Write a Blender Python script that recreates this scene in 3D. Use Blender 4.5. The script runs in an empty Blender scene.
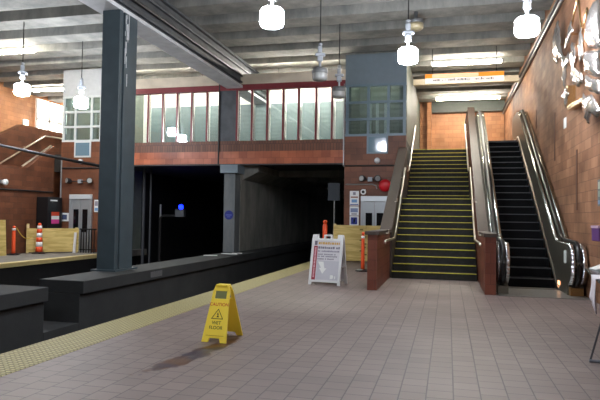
import bpy, bmesh, math, random
from mathutils import Vector, Matrix
random.seed(7)
SC = bpy.context.scene
COL = SC.collection
PI = math.pi

# ------------------------------------------------------------------ helpers
class MB:
    """collects shapes, then links them as one mesh object"""
    def __init__(self): self.bm = bmesh.new(); self.M = Matrix.Identity(4)
    def vs(self, pts): return [self.bm.verts.new(self.M @ Vector(p)) for p in pts]
    def face(self, pts):
        try: self.bm.faces.new(self.vs(pts))
        except ValueError: pass
    def box(self, x0, x1, y0, y1, z0, z1):
        v = self.vs([(x0,y0,z0),(x1,y0,z0),(x1,y1,z0),(x0,y1,z0),(x0,y0,z1),(x1,y0,z1),(x1,y1,z1),(x0,y1,z1)])
        for f in ((0,3,2,1),(4,5,6,7),(0,1,5,4),(1,2,6,5),(2,3,7,6),(3,0,4,7)): self.bm.faces.new([v[i] for i in f])
        return self
    def prism(self, prof, a0, a1, axis='x'):
        def P(u, w, a): return (a,u,w) if axis == 'x' else (u,a,w) if axis == 'y' else (u,w,a)
        A = self.vs([P(u,w,a0) for u,w in prof]); B = self.vs([P(u,w,a1) for u,w in prof])
        n = len(prof)
        self.bm.faces.new(A); self.bm.faces.new(B[::-1])
        for i in range(n): self.bm.faces.new([A[i],B[i],B[(i+1)%n],A[(i+1)%n]])
        return self
    def tube(self, pts, r, n=8, r2=None, caps=True, up=Vector((0,0,1))):
        pts = [Vector(p) for p in pts]; r2 = r2 or r; rings = []
        for i, p in enumerate(pts):
            d = (pts[min(i+1,len(pts)-1)] - pts[max(i-1,0)]).normalized()
            a = d.cross(up)
            if a.length < 1e-3: a = d.cross(Vector((0,1,0)))
            a.normalize(); b = d.cross(a).normalized()
            rings.append(self.vs([p + a*(r*math.cos(t)) + b*(r2*math.sin(t)) for t in [2*PI*k/n for k in range(n)]]))
        for R, S in zip(rings, rings[1:]):
            for k in range(n): self.bm.faces.new([R[k],R[(k+1)%n],S[(k+1)%n],S[k]])
        if caps: self.bm.faces.new(rings[0][::-1]); self.bm.faces.new(rings[-1])
        return self
    def lathe(self, prof, c=(0,0,0), n=24):
        rings = []
        for r, z in prof:
            rings.append(self.vs([(c[0]+r*math.cos(2*PI*k/n), c[1]+r*math.sin(2*PI*k/n), c[2]+z) for k in range(n)]))
        for R, S in zip(rings, rings[1:]):
            for k in range(n): self.bm.faces.new([R[k],R[(k+1)%n],S[(k+1)%n],S[k]])
        self.bm.faces.new(rings[0][::-1]); self.bm.faces.new(rings[-1])
        return self
    def text(self, s, size, M):
        cu = bpy.data.curves.new('lettering_curve', 'FONT'); cu.body = s; cu.size = size
        cu.align_x = 'CENTER'; cu.extrude = 0.0012
        ob = bpy.data.objects.new('lettering_source', cu)
        me = ob.to_mesh(); W = self.M @ M
        vs = [self.bm.verts.new(W @ v.co) for v in me.vertices]
        for p in me.polygons:
            try: self.bm.faces.new([vs[i] for i in p.vertices])
            except ValueError: pass
        ob.to_mesh_clear(); bpy.data.objects.remove(ob); bpy.data.curves.remove(cu)
        return self
    def build(self, name, mat, parent=None, world=False, bevel=0, smooth=False, origin=None):
        bm = self.bm
        bmesh.ops.recalc_face_normals(bm, faces=bm.faces[:])
        off = Vector((0,0,0))
        if parent is not None:
            if world:
                p = parent; off = Vector((0,0,0))
                while p is not None: off += Vector(p.location); p = p.parent
        else:
            lo = [min(v.co[i] for v in bm.verts) for i in range(3)]; hi = [max(v.co[i] for v in bm.verts) for i in range(3)]
            off = Vector(origin) if origin else Vector(((lo[0]+hi[0])/2,(lo[1]+hi[1])/2,lo[2]))
        for v in bm.verts: v.co -= off
        me = bpy.data.meshes.new(name); bm.to_mesh(me); bm.free()
        if smooth:
            for p in me.polygons: p.use_smooth = True
        me.materials.append(mat)
        o = bpy.data.objects.new(name, me); COL.objects.link(o)
        if parent is not None: o.parent = parent
        else: o.location = off
        if bevel:
            b = o.modifiers.new('edge', 'BEVEL'); b.width = bevel; b.segments = 2; b.limit_method = 'ANGLE'
        if smooth == 'auto':
            pass
        return o

def tag(o, label=None, cat=None, group=None, kind=None):
    if label: o['label'] = label
    if cat: o['category'] = cat
    if group: o['group'] = group
    if kind: o['kind'] = kind
    return o
def empty(name, loc=(0,0,0), rz=0.0):
    o = bpy.data.objects.new(name, None); o.location = loc; o.rotation_euler = (0,0,rz); o.empty_display_size = .2
    COL.objects.link(o); return o
def copy_tree(o, parent=None):
    c = o.copy(); COL.objects.link(c)
    if parent is not None: c.parent = parent
    for ch in list(o.children): copy_tree(ch, c)
    return c
def struct(name, mb, mat, **k):
    return tag(mb.build(name, mat, **k), kind='structure')
def bx(*a): return MB().box(*a)

# ------------------------------------------------------------------ materials
def new_mat(name):
    m = bpy.data.materials.new(name); m.use_nodes = True
    nt = m.node_tree; b = nt.nodes['Principled BSDF']; return m, nt, b
def srgb(r, g, b):
    f = lambda c: (c/255/12.92) if c/255 <= .04045 else ((c/255+.055)/1.055)**2.4
    return (f(r), f(g), f(b), 1)
def plain(name, rgb, rough=.5, metal=0, spec=.5, noise=0.0, scale=6, bump=0):
    m, nt, b = new_mat(name); c = srgb(*rgb)
    b.inputs['Base Color'].default_value = c; b.inputs['Roughness'].default_value = rough
    b.inputs['Metallic'].default_value = metal; b.inputs['Specular IOR Level'].default_value = spec
    geo = nt.nodes.new('ShaderNodeNewGeometry')
    n = nt.nodes.new('ShaderNodeTexNoise'); n.inputs['Scale'].default_value = scale; n.inputs['Detail'].default_value = 5
    nt.links.new(geo.outputs['Position'], n.inputs['Vector'])
    if noise:
        mp = nt.nodes.new('ShaderNodeMapRange'); mp.inputs['From Min'].default_value = .3; mp.inputs['From Max'].default_value = .7
        mp.inputs['To Min'].default_value = 1-noise; mp.inputs['To Max'].default_value = 1+noise
        nt.links.new(n.outputs['Fac'], mp.inputs['Value'])
        mx = nt.nodes.new('ShaderNodeVectorMath'); mx.operation = 'SCALE'; mx.inputs[0].default_value = c[:3]
        nt.links.new(mp.outputs['Result'], mx.inputs['Scale']); nt.links.new(mx.outputs['Vector'], b.inputs['Base Color'])
    if bump:
        bp = nt.nodes.new('ShaderNodeBump'); bp.inputs['Strength'].default_value = bump; bp.inputs['Distance'].default_value = .01
        nt.links.new(n.outputs['Fac'], bp.inputs['Height']); nt.links.new(bp.outputs['Normal'], b.inputs['Normal'])
    return m
def glow(name, rgb, strength):
    m, nt, b = new_mat(name); b.inputs['Base Color'].default_value = srgb(*rgb)
    b.inputs['Emission Color'].default_value = srgb(*rgb); b.inputs['Emission Strength'].default_value = strength; return m
def wall_coords(nt):
    """real-world metres along the face: (x or y, z)"""
    geo = nt.nodes.new('ShaderNodeNewGeometry'); sp = nt.nodes.new('ShaderNodeSeparateXYZ'); sn = nt.nodes.new('ShaderNodeSeparateXYZ')
    nt.links.new(geo.outputs['Position'], sp.inputs[0]); nt.links.new(geo.outputs['True Normal'], sn.inputs[0])
    ab = nt.nodes.new('ShaderNodeMath'); ab.operation = 'ABSOLUTE'; nt.links.new(sn.outputs['X'], ab.inputs[0])
    gt = nt.nodes.new('ShaderNodeMath'); gt.operation = 'GREATER_THAN'; gt.inputs[1].default_value = .6; nt.links.new(ab.outputs[0], gt.inputs[0])
    mx = nt.nodes.new('ShaderNodeMix'); nt.links.new(gt.outputs[0], mx.inputs[0]); nt.links.new(sp.outputs['X'], mx.inputs[2]); nt.links.new(sp.outputs['Y'], mx.inputs[3])
    cb = nt.nodes.new('ShaderNodeCombineXYZ'); nt.links.new(mx.outputs[0], cb.inputs['X']); nt.links.new(sp.outputs['Z'], cb.inputs['Y'])
    return geo, cb
def brick_mat(name, c1, c2, mortar, bw=.40, rh=.20, ms=.006, rough=.5, dirt=.25, bump=.35, spec=.4):
    m, nt, b = new_mat(name); geo, cb = wall_coords(nt)
    t = nt.nodes.new('ShaderNodeTexBrick'); t.inputs['Scale'].default_value = 1; t.inputs['Brick Width'].default_value = bw
    t.inputs['Row Height'].default_value = rh; t.inputs['Mortar Size'].default_value = ms; t.inputs['Mortar Smooth'].default_value = .2
    t.inputs['Color1'].default_value = srgb(*c1); t.inputs['Color2'].default_value = srgb(*c2); t.inputs['Mortar'].default_value = srgb(*mortar)
    nt.links.new(cb.outputs[0], t.inputs['Vector'])
    n = nt.nodes.new('ShaderNodeTexNoise'); n.inputs['Scale'].default_value = 1.3; n.inputs['Detail'].default_value = 6
    nt.links.new(geo.outputs['Position'], n.inputs['Vector'])
    mp = nt.nodes.new('ShaderNodeMapRange'); mp.inputs['From Min'].default_value = .3; mp.inputs['From Max'].default_value = .7
    mp.inputs['To Min'].default_value = 1-dirt; mp.inputs['To Max'].default_value = 1+dirt; nt.links.new(n.outputs['Fac'], mp.inputs['Value'])
    s = nt.nodes.new('ShaderNodeVectorMath'); s.operation = 'SCALE'; nt.links.new(t.outputs['Color'], s.inputs[0]); nt.links.new(mp.outputs['Result'], s.inputs['Scale'])
    nt.links.new(s.outputs['Vector'], b.inputs['Base Color'])
    bp = nt.nodes.new('ShaderNodeBump'); bp.inputs['Strength'].default_value = bump; bp.inputs['Distance'].default_value = .01; bp.invert = True
    nt.links.new(t.outputs['Fac'], bp.inputs['Height']); nt.links.new(bp.outputs['Normal'], b.inputs['Normal'])
    b.inputs['Roughness'].default_value = rough; b.inputs['Specular IOR Level'].default_value = spec
    return m
def concrete_mat(name, ca, cb_, rough=.8, streak=True):
    m, nt, b = new_mat(name); geo = nt.nodes.new('ShaderNodeNewGeometry')
    mpn = nt.nodes.new('ShaderNodeMapping'); mpn.inputs['Scale'].default_value = (1.6, 1.6, .6) if streak else (1,1,1)
    nt.links.new(geo.outputs['Position'], mpn.inputs['Vector'])
    n = nt.nodes.new('ShaderNodeTexNoise'); n.inputs['Scale'].default_value = 1.1; n.inputs['Detail'].default_value = 9; n.inputs['Roughness'].default_value = .68
    nt.links.new(mpn.outputs[0], n.inputs['Vector'])
    r = nt.nodes.new('ShaderNodeValToRGB'); r.color_ramp.elements[0].position = .35; r.color_ramp.elements[1].position = .65
    r.color_ramp.elements[0].color = srgb(*ca); r.color_ramp.elements[1].color = srgb(*cb_)
    nt.links.new(n.outputs['Fac'], r.inputs[0]); nt.links.new(r.outputs[0], b.inputs['Base Color'])
    b.inputs['Roughness'].default_value = rough
    n2 = nt.nodes.new('ShaderNodeTexNoise'); n2.inputs['Scale'].default_value = 25; nt.links.new(geo.outputs['Position'], n2.inputs['Vector'])
    bp = nt.nodes.new('ShaderNodeBump'); bp.inputs['Strength'].default_value = .2; bp.inputs['Distance'].default_value = .01
    nt.links.new(n2.outputs['Fac'], bp.inputs['Height']); nt.links.new(bp.outputs['Normal'], b.inputs['Normal'])
    return m
def floor_mat():
    m, nt, b = new_mat('brick_paver_floor'); L = nt.links
    geo = nt.nodes.new('ShaderNodeNewGeometry'); sp = nt.nodes.new('ShaderNodeSeparateXYZ'); L.new(geo.outputs['Position'], sp.inputs[0])
    cb = nt.nodes.new('ShaderNodeCombineXYZ'); L.new(sp.outputs['Y'], cb.inputs['X'])
    ax = nt.nodes.new('ShaderNodeMath'); ax.operation = 'ADD'; ax.inputs[1].default_value = 9.985; L.new(sp.outputs['X'], ax.inputs[0]); L.new(ax.outputs[0], cb.inputs['Y'])
    t = nt.nodes.new('ShaderNodeTexBrick'); t.inputs['Scale'].default_value = 1; t.inputs['Brick Width'].default_value = .205
    t.inputs['Row Height'].default_value = .2136; t.inputs['Mortar Size'].default_value = .0055; t.inputs['Mortar Smooth'].default_value = .3
    t.inputs['Color1'].default_value = srgb(123,108,101); t.inputs['Color2'].default_value = srgb(113,99,93); t.inputs['Mortar'].default_value = srgb(74,63,61)
    L.new(cb.outputs[0], t.inputs['Vector'])
    n = nt.nodes.new('ShaderNodeTexNoise'); n.inputs['Scale'].default_value = .9; n.inputs['Detail'].default_value = 7; L.new(geo.outputs['Position'], n.inputs['Vector'])
    mp = nt.nodes.new('ShaderNodeMapRange'); mp.inputs['From Min'].default_value = .3; mp.inputs['From Max'].default_value = .7
    mp.inputs['To Min'].default_value = .86; mp.inputs['To Max'].default_value = 1.12; L.new(n.outputs['Fac'], mp.inputs['Value'])
    s = nt.nodes.new('ShaderNodeVectorMath'); s.operation = 'SCALE'; L.new(t.outputs['Color'], s.inputs[0]); L.new(mp.outputs['Result'], s.inputs['Scale'])
    # spilt liquid in front of the wet-floor sign
    n3 = nt.nodes.new('ShaderNodeTexNoise'); n3.inputs['Scale'].default_value = 6; n3.inputs['Detail'].default_value = 4; L.new(geo.outputs['Position'], n3.inputs['Vector'])
    sb = nt.nodes.new('ShaderNodeVectorMath'); sb.operation = 'SUBTRACT'; sb.inputs[1].default_value = (-2.50, 5.6, 0); L.new(geo.outputs['Position'], sb.inputs[0])
    rt = nt.nodes.new('ShaderNodeVectorRotate'); rt.rotation_type = 'Z_AXIS'; rt.inputs['Angle'].default_value = math.radians(9); L.new(sb.outputs[0], rt.inputs['Vector'])
    sc = nt.nodes.new('ShaderNodeVectorMath'); sc.operation = 'MULTIPLY'; sc.inputs[1].default_value = (4.4, .62, 0); L.new(rt.outputs[0], sc.inputs[0])
    ln = nt.nodes.new('ShaderNodeVectorMath'); ln.operation = 'LENGTH'; L.new(sc.outputs[0], ln.inputs[0])
    ad = nt.nodes.new('ShaderNodeMath'); ad.operation = 'MULTIPLY_ADD'; ad.inputs[1].default_value = 1.1; L.new(n3.outputs['Fac'], ad.inputs[0]); L.new(ln.outputs['Value'], ad.inputs[2])
    wet = nt.nodes.new('ShaderNodeMapRange'); wet.inputs['From Min'].default_value = 1.1; wet.inputs['From Max'].default_value = 1.05; L.new(ad.outputs[0], wet.inputs['Value'])
    wc = nt.nodes.new('ShaderNodeMix'); wc.data_type = 'RGBA'; wc.inputs[6].default_value = srgb(40,26,42); wc.inputs[7].default_value = srgb(84,50,14)
    n4 = nt.nodes.new('ShaderNodeTexNoise'); n4.inputs['Scale'].default_value = 3.1; L.new(geo.outputs['Position'], n4.inputs['Vector'])
    mr = nt.nodes.new('ShaderNodeMapRange'); mr.inputs['From Min'].default_value = .45; mr.inputs['From Max'].default_value = .58; L.new(n4.outputs['Fac'], mr.inputs['Value']); L.new(mr.outputs[0], wc.inputs[0])
    fc = nt.nodes.new('ShaderNodeMix'); fc.data_type = 'RGBA'; L.new(s.outputs['Vector'], fc.inputs[6]); L.new(wc.outputs[2], fc.inputs[7])
    wf = nt.nodes.new('ShaderNodeMath'); wf.operation = 'MULTIPLY'; wf.inputs[1].default_value = .95; L.new(wet.outputs[0], wf.inputs[0]); L.new(wf.outputs[0], fc.inputs[0])
    # expansion joint across the platform
    jy = nt.nodes.new('ShaderNodeMath'); jy.operation = 'SUBTRACT'; jy.inputs[1].default_value = 7.92; L.new(sp.outputs['Y'], jy.inputs[0])
    ja = nt.nodes.new('ShaderNodeMath'); ja.operation = 'ABSOLUTE'; L.new(jy.outputs[0], ja.inputs[0])
    jl = nt.nodes.new('ShaderNodeMath'); jl.operation = 'LESS_THAN'; jl.inputs[1].default_value = .011; L.new(ja.outputs[0], jl.inputs[0])
    fj = nt.nodes.new('ShaderNodeMix'); fj.data_type = 'RGBA'; fj.inputs[7].default_value = srgb(88,76,76); L.new(fc.outputs[2], fj.inputs[6]); L.new(jl.outputs[0], fj.inputs[0])
    L.new(fj.outputs[2], b.inputs['Base Color'])
    rg = nt.nodes.new('ShaderNodeMapRange'); rg.inputs['To Min'].default_value = .52; rg.inputs['To Max'].default_value = .4; L.new(wet.outputs[0], rg.inputs['Value']); L.new(rg.outputs[0], b.inputs['Roughness'])
    bp = nt.nodes.new('ShaderNodeBump'); bp.inputs['Strength'].default_value = .5; bp.inputs['Distance'].default_value = .006; bp.invert = True
    L.new(t.outputs['Fac'], bp.inputs['Height']); L.new(bp.outputs['Normal'], b.inputs['Normal'])
    return m
def tactile_mat():
    m, nt, b = new_mat('yellow_tactile_paving'); L = nt.links
    geo = nt.nodes.new('ShaderNodeNewGeometry')
    mp = nt.nodes.new('ShaderNodeMapping'); mp.inputs['Scale'].default_value = (1/.06,)*3; L.new(geo.outputs['Position'], mp.inputs[0])
    fr = nt.nodes.new('ShaderNodeVectorMath'); fr.operation = 'FRACTION'; L.new(mp.outputs[0], fr.inputs[0])
    sb = nt.nodes.new('ShaderNodeVectorMath'); sb.operation = 'SUBTRACT'; sb.inputs[1].default_value = (.5,.5,0); L.new(fr.outputs[0], sb.inputs[0])
    ml = nt.nodes.new('ShaderNodeVectorMath'); ml.operation = 'MULTIPLY'; ml.inputs[1].default_value = (1,1,0); L.new(sb.outputs[0], ml.inputs[0])
    ln = nt.nodes.new('ShaderNodeVectorMath'); ln.operation = 'LENGTH'; L.new(ml.outputs[0], ln.inputs[0])
    mr = nt.nodes.new('ShaderNodeMapRange'); mr.inputs['From Min'].default_value = .42; mr.inputs['From Max'].default_value = .26; L.new(ln.outputs['Value'], mr.inputs['Value'])
    cm = nt.nodes.new('ShaderNodeMix'); cm.data_type = 'RGBA'; cm.inputs[6].default_value = srgb(128,118,74); cm.inputs[7].default_value = srgb(182,172,118)
    L.new(mr.outputs[0], cm.inputs[0]); L.new(cm.outputs[2], b.inputs['Base Color'])
    bp = nt.nodes.new('ShaderNodeBump'); bp.inputs['Strength'].default_value = .9; bp.inputs['Distance'].default_value = .008
    L.new(mr.outputs[0], bp.inputs['Height']); L.new(bp.outputs['Normal'], b.inputs['Normal']); b.inputs['Roughness'].default_value = .6
    return m
def wood_mat(name, ca, cb_):
    m, nt, b = new_mat(name); L = nt.links; geo = nt.nodes.new('ShaderNodeNewGeometry')
    mp = nt.nodes.new('ShaderNodeMapping'); mp.inputs['Scale'].default_value = (1.2,1.2,9); L.new(geo.outputs['Position'], mp.inputs[0])
    n = nt.nodes.new('ShaderNodeTexNoise'); n.inputs['Scale'].default_value = 1.4; n.inputs['Detail'].default_value = 7; n.inputs['Distortion'].default_value = .6; L.new(mp.outputs[0], n.inputs['Vector'])
    r = nt.nodes.new('ShaderNodeValToRGB'); r.color_ramp.elements[0].position = .38; r.color_ramp.elements[1].position = .62
    r.color_ramp.elements[0].color = srgb(*ca); r.color_ramp.elements[1].color = srgb(*cb_); L.new(n.outputs['Fac'], r.inputs[0]); L.new(r.outputs[0], b.inputs['Base Color'])
    b.inputs['Roughness'].default_value = .65; return m
def glass_mat(name, tint, gl=.14, rough=.03):
    m, nt, b = new_mat(name); L = nt.links; out = nt.nodes['Material Output']; nt.nodes.remove(b)
    tr = nt.nodes.new('ShaderNodeBsdfTransparent'); tr.inputs[0].default_value = srgb(*tint)
    g = nt.nodes.new('ShaderNodeBsdfGlossy'); g.inputs['Roughness'].default_value = rough; g.inputs[0].default_value = (.9,.95,1,1)
    mx = nt.nodes.new('ShaderNodeMixShader'); mx.inputs[0].default_value = gl
    L.new(tr.outputs[0], mx.inputs[1]); L.new(g.outputs[0], mx.inputs[2]); L.new(mx.outputs[0], out.inputs[0]); return m

TERRA = brick_mat('terracotta_block', (116,72,49), (97,59,41), (86,54,39))
TERRA_WARM = brick_mat('warm_terracotta_block', (186,132,90), (168,114,76), (146,98,66), dirt=.18)
TERRA_RIGHT = brick_mat('weathered_terracotta_block', (152,112,84), (128,90,66), (108,76,58), bw=.5, rh=.2, dirt=.35, rough=.68, spec=.2)  # desaturated to carry the lamps' glare; blotches are random dirt
TERRA_RED = brick_mat('red_terracotta_block', (122,68,50), (108,57,42), (94,52,40), dirt=.2)
TERRA_BRIGHT = brick_mat('glazed_terracotta_band', (172,98,66), (140,76,52), (120,68,48), bw=.3, rh=.5, dirt=.3, rough=.35)  # lower spandrel band, brighter and more orange than the course above
TERRA_DARK = brick_mat('brown_soldier_course', (112,72,52), (96,60,44), (70,44,36), bw=.1, rh=.5, ms=.008, dirt=.25)
CAP = plain('brown_granite_cap', (68,57,50), .5, noise=.15, scale=20)
FLOOR = floor_mat(); TACT = tactile_mat()
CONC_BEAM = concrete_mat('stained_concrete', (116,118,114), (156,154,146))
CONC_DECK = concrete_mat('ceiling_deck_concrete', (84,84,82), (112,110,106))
CONC_DARK = concrete_mat('sooty_concrete', (44,44,44), (72,72,70))  # dark grey concrete with random mottling
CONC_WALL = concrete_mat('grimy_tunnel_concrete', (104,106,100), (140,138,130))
SHADE_CONC = concrete_mat('soot_black_concrete', (16,16,18), (26,26,28))  # tunnel darkness put into a near-black concrete colour
PLINTH = concrete_mat('charcoal_painted_concrete', (40,42,43), (50,52,52), streak=False)
STEEL_BLUE = plain('blue_grey_painted_steel', (66,79,85), .45, noise=.12, scale=3)
GIRDER = plain('grey_painted_girder', (168,172,174), .5, noise=.2, scale=2.5)
GIRDER_DARK = plain('dark_girder_web', (70,74,78), .6, noise=.3, scale=3)
PANEL_GREY = plain('blue_grey_panel', (112,126,134), .5, noise=.05)
FRAME_GREY = plain('blue_grey_window_frame', (104,124,136), .4)
SHAFT_GREY = plain('grey_green_shaft_wall', (120,128,118), .6, noise=.1)
MAROON = plain('maroon_painted_metal', (112,34,40), .4, noise=.1)
SCREEN = plain('grey_teal_panel', (98,112,112), .5, noise=.05)
SCREEN2 = plain('pale_green_board', (168,176,160), .5, noise=.05)
WHITEWALL = plain('white_wall', (232,230,222), .7)
GLASS = glass_mat('clear_glass', (242,246,246), .07)
GLASS_DK = glass_mat('tinted_shaft_glass', (214,226,226), .10)
CHROME = plain('polished_chrome', (220,224,228), .08, metal=1)
STEEL = plain('brushed_stainless', (176,178,168), .24, metal=1)
STEEL_DK = plain('dark_brushed_stainless', (112,108,96), .38, metal=.75)
RAIL = plain('satin_steel_rail', (226,220,206), .28, metal=1)
RUBBER = plain('black_rubber', (16,16,18), .35)
STEP_BLACK = plain('black_escalator_step', (10,10,11), .7, spec=.08, noise=.2)
STEP_EDGE = plain('worn_step_edge', (50,52,54), .4)
TREAD = plain('dark_stone_tread', (44,43,39), .7, spec=.15, noise=.2, scale=9)
NOSE = plain('yellow_step_nosing', (196,184,66), .5, noise=.1)
GALV = plain('galvanised_conduit', (150,152,150), .4, metal=.6)
DKPIPE = plain('dark_iron_pipe', (34,32,32), .5)
BLACK = plain('black_plastic', (18,18,20), .4)
WHITE_PL = plain('white_plastic', (226,228,226), .4)
YELLOW = plain('yellow_sign_plastic', (255,226,76), .35)
INK = plain('black_ink', (30,26,16), .6); INK_RED = plain('red_ink', (206,52,24), .6); INK_GREY = plain('grey_ink', (140,137,146), .6)
ORANGE = plain('safety_orange', (236,84,36), .45); ORANGE_BAND = plain('orange_banner', (238,146,40), .5)
WHITE_REFL = plain('white_reflective', (232,228,224), .4)
PLY = wood_mat('raw_plywood', (186,160,88), (216,192,120)); PLY2 = wood_mat('pale_timber', (196,172,110), (222,200,150))
KNOT = plain('dark_wood_knot', (104,92,44), .7)
ROPE = plain('yellow_rope', (206,176,70), .7)
MAROON_INK = plain('maroon_print', (150,48,62), .6); POSTER = plain('pale_poster_paper', (214,212,216), .55); GOLD_INK = plain('ochre_print', (206,164,84), .6)
BLUE_SIGN = plain('blue_enamel', (36,48,130), .4); BLUE_PALE = plain('pale_blue_print', (110,150,190), .5)
RED_PAINT = plain('red_bell_paint', (206,28,40), .35)
DOOR_STEEL = plain('elevator_door_steel', (168,172,174), .38, metal=.5)
DOOR_GLASS = plain('dark_door_glass', (14,15,18), .12)
LENS = plain('frosted_lamp_glass', (150,152,148), .25, spec=.6)
BALLAST = plain('white_lamp_housing', (150,155,160), .35)
LAMP_RIM = plain('grey_lamp_rim', (98,100,100), .4)
LIT = glow('lit_lamp_glass', (238,244,255), 150)
TUBE = glow('fluorescent_tube', (255,246,230), 120)
TUBE_BRIDGE = glow('concourse_tube', (255,248,236), 320)
BLUE_LIT = glow('blue_signal_lamp', (12,30,255), 9)
RED_LIT = glow('small_amber_lamp', (255,180,130), 3)
PURPLE = plain('purple_plastic', (104,66,122), .45); PINK = plain('pink_sticker', (226,70,150), .5)
SILVER = plain('mirror_polished_metal', (226,218,212), .2, metal=.9); GOLD = plain('pale_brass', (214,190,140), .25, metal=1)
TEAL = plain('dark_teal_table_edge', (46,74,74), .2); CLOTH = plain('white_cloth', (226,220,226), .8); PAPER = plain('glossy_paper', (236,238,234), .4)
DARK_STRIP = plain('dark_expansion_joint', (92,58,42), .7); GREYBAND = plain('grey_soffit_panel', (82,88,82), .6, noise=.08)
DRIP = plain('white_lime_drip', (206,210,212), .7, noise=.2, scale=30)
BRASS_LAMP = plain('old_amber_glass', (176,164,130), .3)

# ------------------------------------------------------------------ setting
r_, t_, D1 = .17, .2868, 14.24
Y12 = D1+11*t_; Y13 = Y12+1.964; YTOP = Y13+11*t_; ZT = 24*r_      # 17.395, 19.36, 22.51, 4.08
XR = 2.56
struct('floor', bx(-3.75,XR,-7,32,-.25,0), FLOOR)
struct('floor_tactile_edge', bx(-4.35,-3.75,-7,32,-.25,.004), TACT)
struct('wall_platform_edge', bx(-4.35,-4.05,-7,32,-1.3,-.25), SHADE_CONC)
struct('floor_track_bed', MB().box(-12.1,-4.35,-7,44,-1.45,-1.3).box(-19,-12.1,20.5,44,-1.45,-1.3), SHADE_CONC)
struct('floor_far_platform', bx(-19,-12.4,-7,22.5,-.25,0), concrete_mat('far_platform_concrete',(104,100,94),(128,124,116)))
struct('trim_far_platform_edge', bx(-12.4,-12.1,-7,20.5,-.12,.003), plain('cream_platform_edge',(206,186,130),.6,noise=.1))
struct('wall_far_platform_edge', bx(-12.4,-12.2,-7,20.5,-1.3,-.12), SHADE_CONC)
struct('wall_right', bx(XR,XR+.3,-7,29.1,0,7.6), TERRA_RIGHT)
struct('wall_back', bx(-22,XR+.3,29.1,29.4,3.3,7.6), TERRA_WARM)
struct('wall_far_left', bx(-19.3,-19,-7,29.1,0,7.6), TERRA_WARM)
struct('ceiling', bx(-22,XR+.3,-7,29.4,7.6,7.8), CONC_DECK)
struct('trim_back_soffit', bx(-.79,XR,28.75,29.09,6.6,7.25), GREYBAND)
struct('pillar_back', bx(-1.0,-.8,28.7,29.09,ZT,7.3), TERRA_WARM)
YB = 14.9
for k in range(-13, 10):
    y = YB + 1.47*k
    if y < -6 or y > 28.7: continue
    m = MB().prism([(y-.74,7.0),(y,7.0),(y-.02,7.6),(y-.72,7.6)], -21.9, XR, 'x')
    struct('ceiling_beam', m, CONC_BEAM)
# steel girder over the columns, with its flange ledges
g = MB().box(-7.7,-7.1,-7,29,6.0,6.09); struct('ceiling_girder_flange', g, plain('pale_grey_girder_flange', (208,211,212), .55, noise=.15, scale=2.5))  # flange colour lightened to carry light bounced up from the floor
g = MB().box(-7.62,-7.2,-7,29,6.09,6.93); struct('ceiling_girder_web', g, GIRDER_DARK)
g = MB().box(-7.7,-7.1,-7,29,6.93,7.0); struct('ceiling_girder_top_flange', g, GIRDER_DARK)
for i,(x,z,r,mt,lab) in enumerate(((-7.15,6.22,.035,GIRDER_DARK,'thin grey conduit lowest along the ceiling girder side'),(-7.14,6.45,.045,DKPIPE,'dark thick pipe midway up the ceiling girder side'),(-7.15,6.72,.04,GIRDER_DARK,'thin grey conduit highest along the ceiling girder side'))):
    tag(MB().tube([(x,-7,z),(x,29,z)], r, 8).build('girder_conduit', mt), lab, 'pipe')
# steel column
c = MB().box(-7.53,-7.09,11.45,11.58,.18,6.0).box(-7.5,-7.13,11.58,11.66,.18,6.0).box(-7.53,-7.09,11.66,12.2,.18,6.0)
struct('column_steel', c, STEEL_BLUE, bevel=.01)
m = MB().box(-7.62,-7.0,11.36,12.29,.18,.215); struct('column_base_plate', m, STEEL_BLUE)
dr = MB()
for k in range(16):
    y = 11.66+random.random()*.16; z1 = 6.0-random.random()**1.5*1.5; l = .08+random.random()*.35
    dr.box(-7.092,-7.085,y,y+.012+random.random()*.03,z1-l,z1)
tag(dr.build('lime_drips', DRIP), 'white lime drips running down the steel column below the girder', 'stain', kind='stuff')
# plinth between the tracks
for a, b_ in ((-7,8.6),(9.58,44)):
    p = MB().box(-7.52,-6.56,a,b_,-.06,.18).box(-7.46,-6.64,a,b_-.0,-1.3,-.06); struct('wall_track_plinth', p, PLINTH, bevel=.012)
struct('floor_plinth_gap', bx(-7.46,-6.64,8.6,9.58,-1.3,-.6), PLINTH)
tag(bx(-6.562,-6.55,12.1,12.65,.0,.13).build('plaque', plain('grey_plaque',(92,94,94),.5,noise=.3,scale=40)), 'small grey plaque on the plinth cap beside the steel column', 'plaque')
struct('column_concrete', bx(-7.63,-7.22,19.2,19.7,.18,3.0), concrete_mat('pillar_concrete',(88,94,96),(116,120,120)))
struct('column_capital', bx(-7.75,-7.1,19.1,19.8,2.95,3.24), PANEL_GREY)
struct('wall_track_center', bx(-7.55,-7.2,19.72,44,.18,3.24), CONC_WALL)
struct('trim_tunnel_haunch', MB().prism([(-7.2,2.75),(-6.6,3.05),(-6.6,3.3),(-7.2,3.3)],19.9,40,'y'), CONC_WALL)
for y in (22.5,25.5,28.5,31.5): struct('ceiling_tunnel_beam', bx(-6.6,-3.3,y,y+.5,3.05,3.3), CONC_WALL)
struct('wall_tunnel_end', bx(-19,-3.2,40,40.3,-1.4,3.3), SHADE_CONC)
struct('wall_tunnel_left', bx(-13.3,-12.95,22.6,40,-1.3,3.3), SHADE_CONC)
struct('wall_tunnel_right', bx(-3.3,-3.0,23.6,40,0,3.24), SHADE_CONC)
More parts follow.
